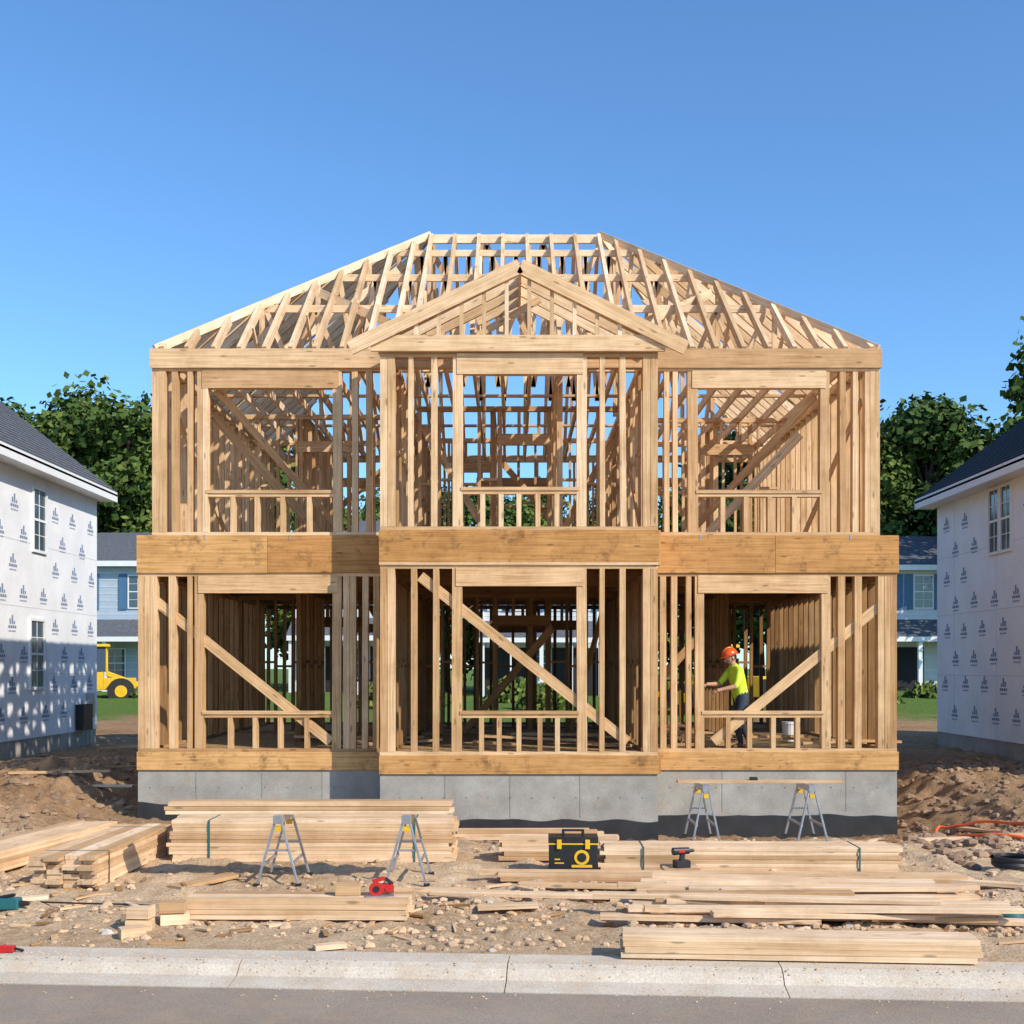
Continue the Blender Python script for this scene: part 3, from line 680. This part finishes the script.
# ------------------------------------------------------------------ lumber
def stack(name,cx,cy,L,rz,rows,cols,bw,bt,z0=None,jit=0.04,mat=W_PILE,straps=False,gap=0.003,zoff=-0.01,side=0.006):
    b=B(); wtot=cols*(bw+gap)
    for r in range(rows):
        sh=R.uniform(-side,side)
        for c in range(cols):
            j=R.uniform(-jit,jit); lj=R.uniform(0,jit)
            y=-wtot/2+(c+.5)*(bw+gap)+sh+R.uniform(-1,1)*0.002; z=(r+.5)*(bt+0.0012)
            tw=R.uniform(-.004,.004)
            b.beam((-L/2+j,y-tw,z),(L/2+j-lj,y+tw,z),bt,bw,mat,(0,0,1))
    if straps:
        for q in (-.36,.36):
            xx=L*q; h=rows*(bt+.0012)
            b.box(xx-.01,xx+.01,-wtot/2-.008,wtot/2+.008,h-.0,h+.003,TEAL); b.box(xx-.01,xx+.01,-wtot/2-.014,-wtot/2-.010,0,h,TEAL)
    o=b.obj(name,None,0.0015); o.location=(cx,cy,(gz(cx,cy)+zoff) if z0 is None else z0); o.rotation_euler=(0,0,rz); return o
stack('lumber_stack',(X(170,13.5)+X(455,13.5))/2,13.75,3.23,0.0,11,3,0.19,0.042,straps=True,z0=0.0)
stack('lumber_stack',-4.42,13.05,2.5,math.radians(88),7,4,0.16,0.045,z0=0.01,jit=.08,straps=True)
stack('lumber_stack',-5.55,13.9,2.6,math.radians(80),5,4,0.15,0.045,z0=0.02,jit=.1)
stack('lumber_stack',(X(184,10.3)+X(410,10.3))/2,10.45,1.97,-0.015,4,3,0.12,0.044,z0=0.02,jit=.03)
stack('lumber_stack',X(748,12.9),12.95,3.2,-0.02,6,3,0.16,0.042,z0=0.02,jit=.05,straps=True)
stack('lumber_stack',X(560,13.4),13.6,1.35,0.0,5,2,0.16,0.05,z0=0.02,jit=.05)
stack('lumber_stack',X(740,12.0),12.1,4.9,-0.045,2,2,0.14,0.04,z0=0.03,jit=.2)
stack('lumber_stack',X(527,15.3),15.3,1.85,0.02,3,2,0.12,0.04,z0=0.0,jit=.1)
stack('lumber_stack',X(802,8.8),8.93,2.62,ang-0.004,4,2,0.14,0.042,z0=0.03,jit=.02)
# loose pile
b=B()
for i in range(30):
    lay=i//8; yc=10.5+R.uniform(-.45,.85); xc=X(795,yc)+R.uniform(-.4,.5); L=R.uniform(1.7,3.3); a=R.uniform(-.16,.09)
    z=0.05+lay*0.045; tl=R.uniform(-.03,.03)
    b.beam((xc-L/2*math.cos(a),yc-L/2*math.sin(a),z+tl+.01),(xc+L/2*math.cos(a),yc+L/2*math.sin(a),z-tl+.01),0.13,0.042,W_PILE,(0,1,0))
for (pa,pb,d0,d1) in ((430,640,11.3,11.1),(520,760,11.7,11.5),(690,1020,11.1,10.6),(600,820,10.2,10.05),(880,1040,12.2,11.6)):
    b.beam((X(pa,d0),d0,0.07),(X(pb,d1),d1,0.06),0.13,0.04,W_PILE,(0,1,0))
b.obj('loose_lumber_pile',None,0.002)
b=B()
for (x,y,z,l,a) in ((X(140,9.95),9.95,.05,.22,.1),(X(140,9.95),9.97,.15,.2,-.1),(X(168,9.95),10.15,.06,.24,.3),(X(168,10),10.15,.16,.22,.1),(X(122,9.9),10.3,.05,.26,1.2),(X(132,9.7),9.7,.04,.2,.5)):
    b.beam((x-l/2*math.cos(a),y-l/2*math.sin(a),z),(x+l/2*math.cos(a),y+l/2*math.sin(a),z),0.09,0.14,W_PILE)
b.box(X(335,10.4),X(360,10.4),10.4,10.5,.205,.305,W_PILE)
b.obj('cut_wood_blocks',None,0.003)
# offcuts
b=B()
def off(px,py,L,a,w=.1,t=.035,z=.03,mat=None):
    d=D(py); x=X(px,d); zz=gz(x,d)+z
    b.beam((x-L/2*math.cos(a),d-L/2*math.sin(a),zz),(x+L/2*math.cos(a),d+L/2*math.sin(a),zz+R.uniform(-.01,.02)),w,t,mat or W_PILE,(-math.sin(a),math.cos(a),0))
off(205,886,.8,1.0,.2); off(508,911,.55,.05,.22,.02); off(45,778,1.2,.4); off(60,800,1.6,.2); off(110,790,1.0,.7); off(95,802,1.3,-.1)
off(120,765,1,.8); off(995,826,1.0,-.9,.2); off(1010,840,.6,.1); off(945,845,.7,.2); off(920,880,.9,.1)
off(430,892,.8,.1); off(20,905,.5,.3); off(250,905,.4,.4); off(330,950,.25,.4); off(905,936,.6,-.1); off(870,945,.35,.6)
for i in range(210):
    off(R.uniform(0,1024),R.choice([R.uniform(815,850),R.uniform(880,946),R.uniform(880,946)]),R.uniform(.04,.30),R.uniform(-1.5,1.5),R.uniform(.015,.07),.018,.012,R.choice([W_PILE,W_LOW,W_SHADE]))
b.obj('wood_offcuts')
# rocks / clods
def clods(name,mat,n,smin,smax,zones):
    b=B()
    for i in range(n):
        zx=R.choice(zones); x=R.uniform(zx[0],zx[1]); y=R.uniform(zx[2],zx[3])
        if curbd(x,y)<0.1 or (-5.9<x<5.95 and y>17.1): continue
        if noise.noise(Vector((x*.8,y*.9,4)))<-0.2 and y<14: continue
        s=smin+(smax-smin)*R.random()**4; c=Vector((x,y,gz(x,y)+s*.2))
        rows=[]
        for la,rad in ((-.9,.5),(-.2,1.0),(.45,.8)):
            rows.append([c+Vector((math.cos(k*1.047)*s*rad*R.uniform(.75,1.2),math.sin(k*1.047)*s*rad*R.uniform(.75,1.2),la*s*.6+R.uniform(-.1,.1)*s)) for k in range(6)])
        top=c+Vector((0,0,s*.55)); col=(R.random(),0,0,1)
        for a in range(2):
            for k in range(6): b.face([rows[a][k],rows[a][(k+1)%6],rows[a+1][(k+1)%6],rows[a+1][k]],mat,col=col)
        for k in range(6): b.face([rows[2][k],rows[2][(k+1)%6],top],mat,col=col)
    b.obj(name)
CLOD=plain('dirt_clod',(0.55,0.375,0.23),0.95,0.35,2.5,bmp=.6); CLODD=plain('damp_clod',(0.29,0.185,0.115),0.95,0.4,2.5,bmp=.6); ROCK=plain('pale_rock',(0.50,0.45,0.39),0.9,0.2,3)
clods('dirt_clods',CLOD,9000,.006,.055,[(-7,7,9.2,14.5),(-6.5,7,9.2,12),(1,7,9.3,11.5)])
clods('dark_clods',CLODD,6500,.012,.11,[(-10,-5.8,14.5,25),(5.9,10,14.5,24),(5,8,13,17),(-6,6,15.6,17.2)])  # darker brown clods along the footing and the side gaps
clods('rubble',ROCK,520,.012,.075,[(-6,7,9.2,17),(2.5,6.5,15.5,17.6),(-6,6,16.3,17.2),(1,3,10,11)])
b=B() # thin sand and crumbs washed onto the curb and road edge
for i in range(1500):
    x=R.uniform(-5.5,5.5); d=-abs(R.gauss(0,.35)); y=9.05+RS*x+d
    if d<-0.62: z=-.103
    elif d<-0.40: z=-.10+(d+.62)/.22*.025
    elif d<-0.33: z=-.075+(d+.40)/.07*.065
    else: z=.016
    s=R.uniform(.003,.013); c=Vector((x,y,z))
    p=[c+Vector((math.cos(k*1.57+i)*s*R.uniform(.7,1.3),math.sin(k*1.57+i)*s*R.uniform(.7,1.3),0)) for k in range(4)]; t=c+Vector((0,0,s*.7))
    for k in range(4): b.face([p[k],p[(k+1)%4],t],CLOD)
b.obj('curb_crumbs')
# ------------------------------------------------------------------ sawhorses
def sawhorse(x,y,h=.71,w=.42,l=.6,rz=0,col=YEL):
    e=empty('folding_sawhorse',(x,y,gz(x,y)-.01),rz); b=B()
    for yy in (-l/2,l/2):
        for s in (-1,1):
            b.beam((s*w/2,yy*1.12,0),(s*.035,yy,h-.07),.035,.022,STEEL,(0,1,0)); b.box(s*w/2-.03,s*w/2+.03,yy*1.12-.03,yy*1.12+.03,0,.03,BLACK)
    for s in (-1,1):
        b.beam((s*w*.33,-l/2*1.06,.22),(s*w*.33,l/2*1.06,.22),.03,.02,STEEL); 
    for yy in (-l/2,l/2): b.beam((-w*.24,yy*1.05,.36),(w*.24,yy*1.05,.36),.02,.012,STEEL); b.box(-.03,.03,yy-.02,yy+.02,h-.16,h-.11,col)
    b.box(-.045,.045,-l/2-.04,l/2+.04,h-.08,h,STEEL)
    b.obj('frame',e,0.002); return e
sh1=sawhorse(X(282,12.2),12.3); sh2=sawhorse(X(408,12.2),12.3)
for s_ in (sh1,sh2): s_.location.z=0.0
b=B(); zt=.71
for k in range(3):
    for c in range(2): b.beam((X(163+R.uniform(0,6),12.1),12.15+c*.16,zt+.02+k*.042),(X(450+R.uniform(-4,4),12.1),12.15+c*.16,zt+.02+k*.042),.038,.155,W_PILE)
b.obj('planks_on_sawhorses',None,.002)
s3=sawhorse(X(702,15),15.0,.72,.34,.6); s4=sawhorse(X(806,15),15.0,.72,.38,.6)
zz=max(s3.location.z,s4.location.z); s3.location.z=zz; s4.location.z=zz
b=B(); b.beam((X(677,15),15.0,zz+.735),(X(842,15),15.0,zz+.735),.035,.14,W_PILE); b.box(X(750,15),X(757,15),14.95,15.05,zz+.753,zz+.79,BLACK)
b.obj('work_plank',None,.002)
# ------------------------------------------------------------------ tools
def toolbox(x,y,z):
    e=empty('tool_box',(x,y,z),-.03); b=B()
    b.box(-.26,.26,-.14,.14,0,.28,BLACK); b.box(-.265,.265,-.145,.145,.281,.345,BLACK)
    b.box(-.262,.262,-.147,-.1405,.262,.279,YEL)
    b.box(-.12,.12,-.02,.02,.39,.41,BLACK); b.box(-.12,-.09,-.02,.02,.345,.39,BLACK); b.box(.09,.12,-.02,.02,.345,.39,BLACK)
    for s in (-.15,.15): b.box(s-.025,s+.025,-.165,-.15,.22,.32,YEL)
    b.cyl((.09,-.148,.13),(.09,-.143,.13),.08,.08,YEL,20); b.cyl((.09,-.1435,.13),(.09,-.1475-.004,.13),.05,.05,BLACK,20)
    b.box(-.02,.2,-.1455,-.1395,.02,.05,YEL); b.box(-.2,-.1,-.146,-.1395,.06,.075,YEL); b.box(-.2,-.14,-.146,-.1395,.1,.115,YEL)
    b.obj('case',e,.006)
toolbox(X(573,12.75),12.75,.06)
def circsaw(x,y,z,rz=0):
    e=empty('circular_saw',(x,y,z),rz); b=B()
    b.box(-.13,.13,-.06,.06,0,.008,STEEL); b.cyl((-.03,-.03,.065),(-.03,-.01,.065),.062,.062,RED,20); b.cyl((-.03,-.034,.065),(-.03,-.031,.065),.03,.03,BLACK,16)
    b.box(-.01,.12,-.01,.07,.03,.10,RED); b.beam((-.06,0,.13),(.05,0,.155),.03,.035,RED); b.beam((.05,0,.155),(.12,0,.1),.03,.035,BLACK); b.beam((.12,0,.1),(.05,.0,.05),.03,.04,RED)
    b.box(.06,.13,.02,.08,.02,.08,BLACK)
    b.obj('body',e,.004)
circsaw(X(379,10.4),10.42,.20,.2)
def drill(x,y,z,c=RED):
    e=empty('cordless_drill',(x,y,z),.3); b=B()
    b.box(-.08,.08,-.055,.055,0,.075,BLACK); b.beam((0,0,.07),(.01,0,.15),.05,.04,BLACK,(1,0,0)); b.cyl((-.10,0,.17),(.08,0,.17),.04,.036,BLACK); b.cyl((.08,0,.17),(.14,0,.17),.022,.015,BLACK)
    b.box(-.05,.02,-.042,.042,.155,.185,c); b.obj('body',e,.004)
drill(X(683,12.3),12.4,.12); 
b=B(); 
for i in range(3): b.box(X(664,12.3),X(700,12.3),12.25+i*.14,12.36+i*.14,.08,.12,W_PILE)
b.obj('wood_crib')
b=B(); b.box(-.12,.12,-.06,.06,0,.1,TEAL); b.beam((-.08,0,.1),(.08,0,.13),.03,.03,BLACK); b.cyl((.1,0,.05),(.2,0,.05),.03,.02,BLACK); o=b.obj('nail_gun',None,.01); o.location=(X(2,10.6),10.7,.03)
b=B(); b.box(-.07,.07,-.03,.03,0,.05,RED); b.cyl((-.02,-.032,.025),(-.02,.032,.025),.03,.03,RED); b.beam((.06,0,.03),(.14,0,.01),.02,.02,BLACK); o=b.obj('tape_measure',None,.006); o.location=(X(-4,8.95),9.12,.02)
b=B(); b.box(-.12,.12,-.01,.01,0,.02,TEAL); b.box(-.18,-.12,-.025,.025,0,.03,BLACK); o=b.obj('hand_chisel'); o.location=(X(428,10.7),10.72,.02)
def tube(name,pts,r,mat,cyc=False):
    cu=bpy.data.curves.new(name,'CURVE'); cu.dimensions='3D'; cu.bevel_depth=r; cu.bevel_resolution=3; s=cu.splines.new('NURBS'); s.points.add(len(pts)-1)
    for p,q in zip(s.points,pts): p.co=(*q,1)
    s.use_endpoint_u=True; s.order_u=4; cu.materials.append(mat); o=bpy.data.objects.new(name,cu); scene.collection.objects.link(o); return o
def coil(name,x,y,z,r,n,mat,t=.012):
    tube(name,[(x+math.cos(a*.6)*r*(1+.06*math.sin(a)),y+math.sin(a*.6)*r*(1+.05*math.cos(a*.7)),z+.02+a*.0011) for a in range(n)],t,mat)
coil('hose_coil',X(1012,10.2),10.3,.03,.17,60,TEAL,.011); coil('cable_coil',X(1020,12.6),12.8,.05,.2,90,BLACK,.02)
hp=[(5.5,15.4,0),(5.8,14.7,0),(6.4,14.3,0),(7.0,14.6,0),(7.1,15.6,.02),(6.7,16.8,.10),(6.2,17.3,.12),(5.9,16.6,.05),(5.7,15.6,0),(6.2,14.9,0),(7.0,14.7,0),(8.0,14.4,0),(9,14.4,0)]
hq=[]
for i in range(len(hp)-1):
    for k in range(5):
        t=k/5; hq.append(tuple(hp[i][j]*(1-t)+hp[i+1][j]*t for j in range(3)))
tube('orange_hose',[(x,y,gz(x,y)+.06+zz) for x,y,zz in hq],.02,ORG)
tube('power_cable',[(x,y,gz(x,y)+.02) for x,y in ((-6.1,11.2),(-5.4,10.9),(-4.6,11.1),(-3.9,10.8),(-3.2,11.0),(-2.9,10.6))],.008,BLACK)
# ------------------------------------------------------------------ machines
def loader(name,x,y,z,rz):
    e=empty(name,(x,y,z),rz); b=B()
    for sx in (-1.0,1.1):
        for sy in (-.75,.75):
            b.cyl((sx,sy-.18,.55),(sx,sy+.18,.55),.55,.55,RUB,20); b.cyl((sx,sy-.2,.55),(sx,sy+.2,.55),.25,.25,YEL,14)
    b.box(-1.9,.4,-.6,.6,.6,1.35,YEL); b.box(.4,1.7,-.5,.5,.6,1.1,YEL); b.box(-1.95,-1.9,-.5,.5,.7,1.25,BLACK)
    b.box(-.5,.5,-.5,.5,1.36,2.4,GLASS)
    for cx in (-.52,.48):
        for cy in (-.52,.48): b.box(cx,cx+.07,cy,cy+.07,1.36,2.4,YEL)
    b.box(-.65,.65,-.62,.62,2.4,2.52,YEL)
    for sy in (-.4,.4): b.beam((.5,sy,1.3),(2.3,sy,.6),.2,.1,YEL)
    b.face([(2.2,-1.1,.1),(2.2,1.1,.1),(2.3,1.1,1.0),(2.3,-1.1,1.0)],YEL); b.face([(2.2,-1.1,.1),(2.2,1.1,.1),(3.0,1.1,.1),(3.0,-1.1,.1)],YEL)
    for sy in (-1.1,1.1): b.face([(2.2,sy,.1),(3.0,sy,.1),(2.3,sy,1.0)],YEL)
    b.cyl((-.9,.3,1.35),(-.9,.3,2.0),.05,.05,BLACK)
    b.obj('machine',e,.02)
loader('wheel_loader',-17.6,50,.68,.3); loader('wheel_loader',7.6,44,.55,2.6)
# ------------------------------------------------------------------ people
def person(name,loc,rz,J,hat,vest=HIVIS,headdir=(-1,0,-.35)):
    """J: joint->(x,y,z,r); facing -X locally. Continuous skinned body, materials by nearest bone."""
    e=empty(name,loc,rz)
    bones=[('pelvis','spine',vest),('spine','chest',vest),('chest','neck',vest),('neck','head',SKIN)]
    for s in 'LR':
        bones+=[('chest','sh'+s,vest),('sh'+s,'el'+s,vest),('el'+s,'wr'+s,SKIN),('wr'+s,'ha'+s,SKIN),('pelvis','hip'+s,PANTS),('hip'+s,'kn'+s,PANTS),('kn'+s,'an'+s,PANTS),('an'+s,'toe'+s,BOOT)]
    names=list(J); idx={n:i for i,n in enumerate(names)}
    vs=[Vector(J[n][:3]) for n in names]; ed=[(idx[a],idx[c]) for a,c,_ in bones]; rad=[J[n][3] for n in names]
    segs=[(vs[idx[a]],vs[idx[c]],m) for a,c,m in bones]
    def skin(nm,vs,ed,rad,root,lv):
        me=bpy.data.meshes.new(nm); me.from_pydata([tuple(v) for v in vs],ed,[]); o=bpy.data.objects.new(nm,me); scene.collection.objects.link(o)
        md=o.modifiers.new('s','SKIN'); 
        for i,r in enumerate(rad):
            me.skin_vertices[0].data[i].radius=(r,r); me.skin_vertices[0].data[i].use_root=(i==root)
        md.use_smooth_shade=True
        sb=o.modifiers.new('ss','SUBSURF'); sb.levels=lv; sb.render_levels=lv
        dg=bpy.context.evaluated_depsgraph_get(); m2=bpy.data.meshes.new_from_object(o.evaluated_get(dg)); bpy.data.objects.remove(o); 
        o2=bpy.data.objects.new(nm,m2); scene.collection.objects.link(o2); o2.parent=e
        for p in m2.polygons: p.use_smooth=True
        return o2
    o=skin('body',vs,ed,rad,idx['pelvis'],2); m2=o.data; mats=[vest,SKIN,PANTS,BOOT]
    m2.materials.clear()
    for m in mats: m2.materials.append(m)
    for p in m2.polygons:
        c=p.center; best=None
        for a,d,m in segs:
            t=max(0,min(1,(c-a).dot(d-a)/max(1e-6,(d-a).length_squared))); q=(c-(a+(d-a)*t)).length
            if best is None or q<best[0]: best=(q,m)
        p.material_index=mats.index(best[1])
    for s in 'LR':
        w=Vector(J['wr'+s][:3]); h=Vector(J['ha'+s][:3]); d=(h-w).normalized(); side=d.cross(Vector((0,0,1))).normalized(); dn=d.cross(side).normalized()
        if dn.z>0: dn=-dn
        for k,L in enumerate((.07,.082,.076,.06)):
            r0=h-d*.01+side*(.026-.0175*k); f=[r0,r0+d*L*.5+dn*.006,r0+d*L*.8+dn*.028,r0+d*L*.85+dn*.05]
            skin('finger',f,[(0,1),(1,2),(2,3)],[.0095,.009,.0085,.0075],0,1).data.materials.append(SKIN)
        r0=w+d*.03+side*.03; skin('thumb',[r0,r0+side*.025+d*.02,r0+side*.02+d*.05+dn*.02],[(0,1),(1,2)],[.012,.011,.009],0,1).data.materials.append(SKIN)
    hc=Vector(J['head'][:3]); fd=Vector(headdir).normalized(); sd=Vector((0,1,0)); sd=(sd-fd*sd.dot(fd)).normalized(); up=sd.cross(fd); 
    if up.z<0: up=-up
    M=Matrix((fd,sd,up)).transposed().to_4x4(); M.translation=hc+up*.05
    import bmesh
    def blob(nm,c,sc,mat,cut=None,fn=None):
        bm=bmesh.new(); bmesh.ops.create_uvsphere(bm,u_segments=24,v_segments=16,radius=1)
        for v in bm.verts:
            p=v.co.copy()
            if cut is not None and p.z<cut: p.z=cut
            p=Vector((p.x*sc[0],p.y*sc[1],p.z*sc[2]))
            if fn: p=fn(p)
            v.co=M@(p+Vector(c))
        me=bpy.data.meshes.new(nm); bm.to_mesh(me); bm.free(); me.materials.append(mat)
        for q in me.polygons: q.use_smooth=True
        ob=bpy.data.objects.new(nm,me); scene.collection.objects.link(ob); ob.parent=e
    def face(p):
        if p.z<0: p.y*=1+p.z*3.2; p.x*=1+p.z*1.0
        return p
    blob('head',(0,0,0),(.095,.075,.115),SKIN,fn=face)
    blob('nose',(.1,0,-.02),(.018,.012,.02),SKIN)
    for s in (-1,1):
        blob('eye',(.083,s*.03,.01),(.012,.014,.008),WHITE); blob('pupil',(.093,s*.03,.01),(.004,.006,.006),HAIR); blob('ear',(-.005,s*.077,-.005),(.02,.01,.032),SKIN)
    blob('mouth',(.085,0,-.06),(.012,.024,.005),RED)
    blob('hair',(-.018,0,.015),(.09,.08,.1),HAIR,cut=-.6)
    blob('hard_hat',(-.005,0,.045),(.13,.112,.115),hat,cut=0.0); blob('hat_brim',(.015,0,.045),(.165,.13,.008),hat); blob('hat_ridge',(-.005,0,.05),(.135,.018,.122),hat,cut=0.0)
    return e
J1={'pelvis':(0,0,.80,.125),'spine':(-.03,0,.98,.12),'chest':(-.09,0,1.18,.135),'neck':(-.14,0,1.33,.055),'head':(-.17,0,1.39,.055),
 'shL':(-.10,-.17,1.23,.07),'shR':(-.10,.17,1.23,.07),'elL':(-.22,-.24,.99,.047),'elR':(-.26,.22,1.02,.047),'wrL':(-.44,-.16,.94,.032),'wrR':(-.48,.12,1.02,.032),'haL':(-.52,-.14,.92,.035),'haR':(-.56,.1,1.02,.035),
 'hipL':(.0,-.1,.76,.10),'hipR':(.02,.1,.76,.10),'knL':(-.16,-.14,.42,.068),'knR':(.08,.13,.42,.068),'anL':(-.08,-.15,.09,.045),'anR':(.24,.14,.10,.045),'toeL':(-.25,-.16,.045,.04),'toeR':(.09,.15,.045,.04)}
person('construction_worker',(X(741,18.6),18.62,Z1-.005),0.35,J1,HATR)
# ------------------------------------------------------------------ light, sky, camera
el=math.radians(35); azd=Vector((0.77,-0.64,0)).normalized()
tosun=Vector((azd.x*math.cos(el),azd.y*math.cos(el),math.sin(el)))
sl=bpy.data.lights.new('sun','SUN'); sl.energy=5.0; sl.angle=math.radians(.5); sl.color=(1,.92,.78)
so=bpy.data.objects.new('sun',sl); so.rotation_euler=tosun.to_track_quat('Z','Y').to_euler(); scene.collection.objects.link(so); so.location=(20,-10,30)
w=bpy.data.worlds.new('World'); scene.world=w; w.use_nodes=True; nt=w.node_tree
sk=nt.nodes.new('ShaderNodeTexSky'); sk.sky_type='NISHITA'; sk.sun_disc=False; sk.sun_elevation=el; sk.sun_rotation=math.atan2(azd.x,azd.y)
sk.air_density=1.0; sk.dust_density=0.3; sk.ozone_density=2.0; sk.altitude=0
tint=mixc(nt,1.0,sk.outputs[0],(0.80,1.18,1.50),'MULTIPLY')
nt.links.new(tint,nt.nodes['Background'].inputs[0]); nt.nodes['Background'].inputs[1].default_value=0.145
cam=bpy.data.cameras.new('camera'); cam.lens=36*F/1024; cam.sensor_width=36; cam.shift_y=(668-512)/1024; cam.clip_end=4000; cam.clip_start=.1
co=bpy.data.objects.new('camera',cam); co.location=(0,0,HC); co.rotation_euler=(math.radians(90),0,0); scene.collection.objects.link(co); scene.camera=co
scene.view_settings.view_transform='Standard'; scene.view_settings.look='None'; scene.view_settings.exposure=0
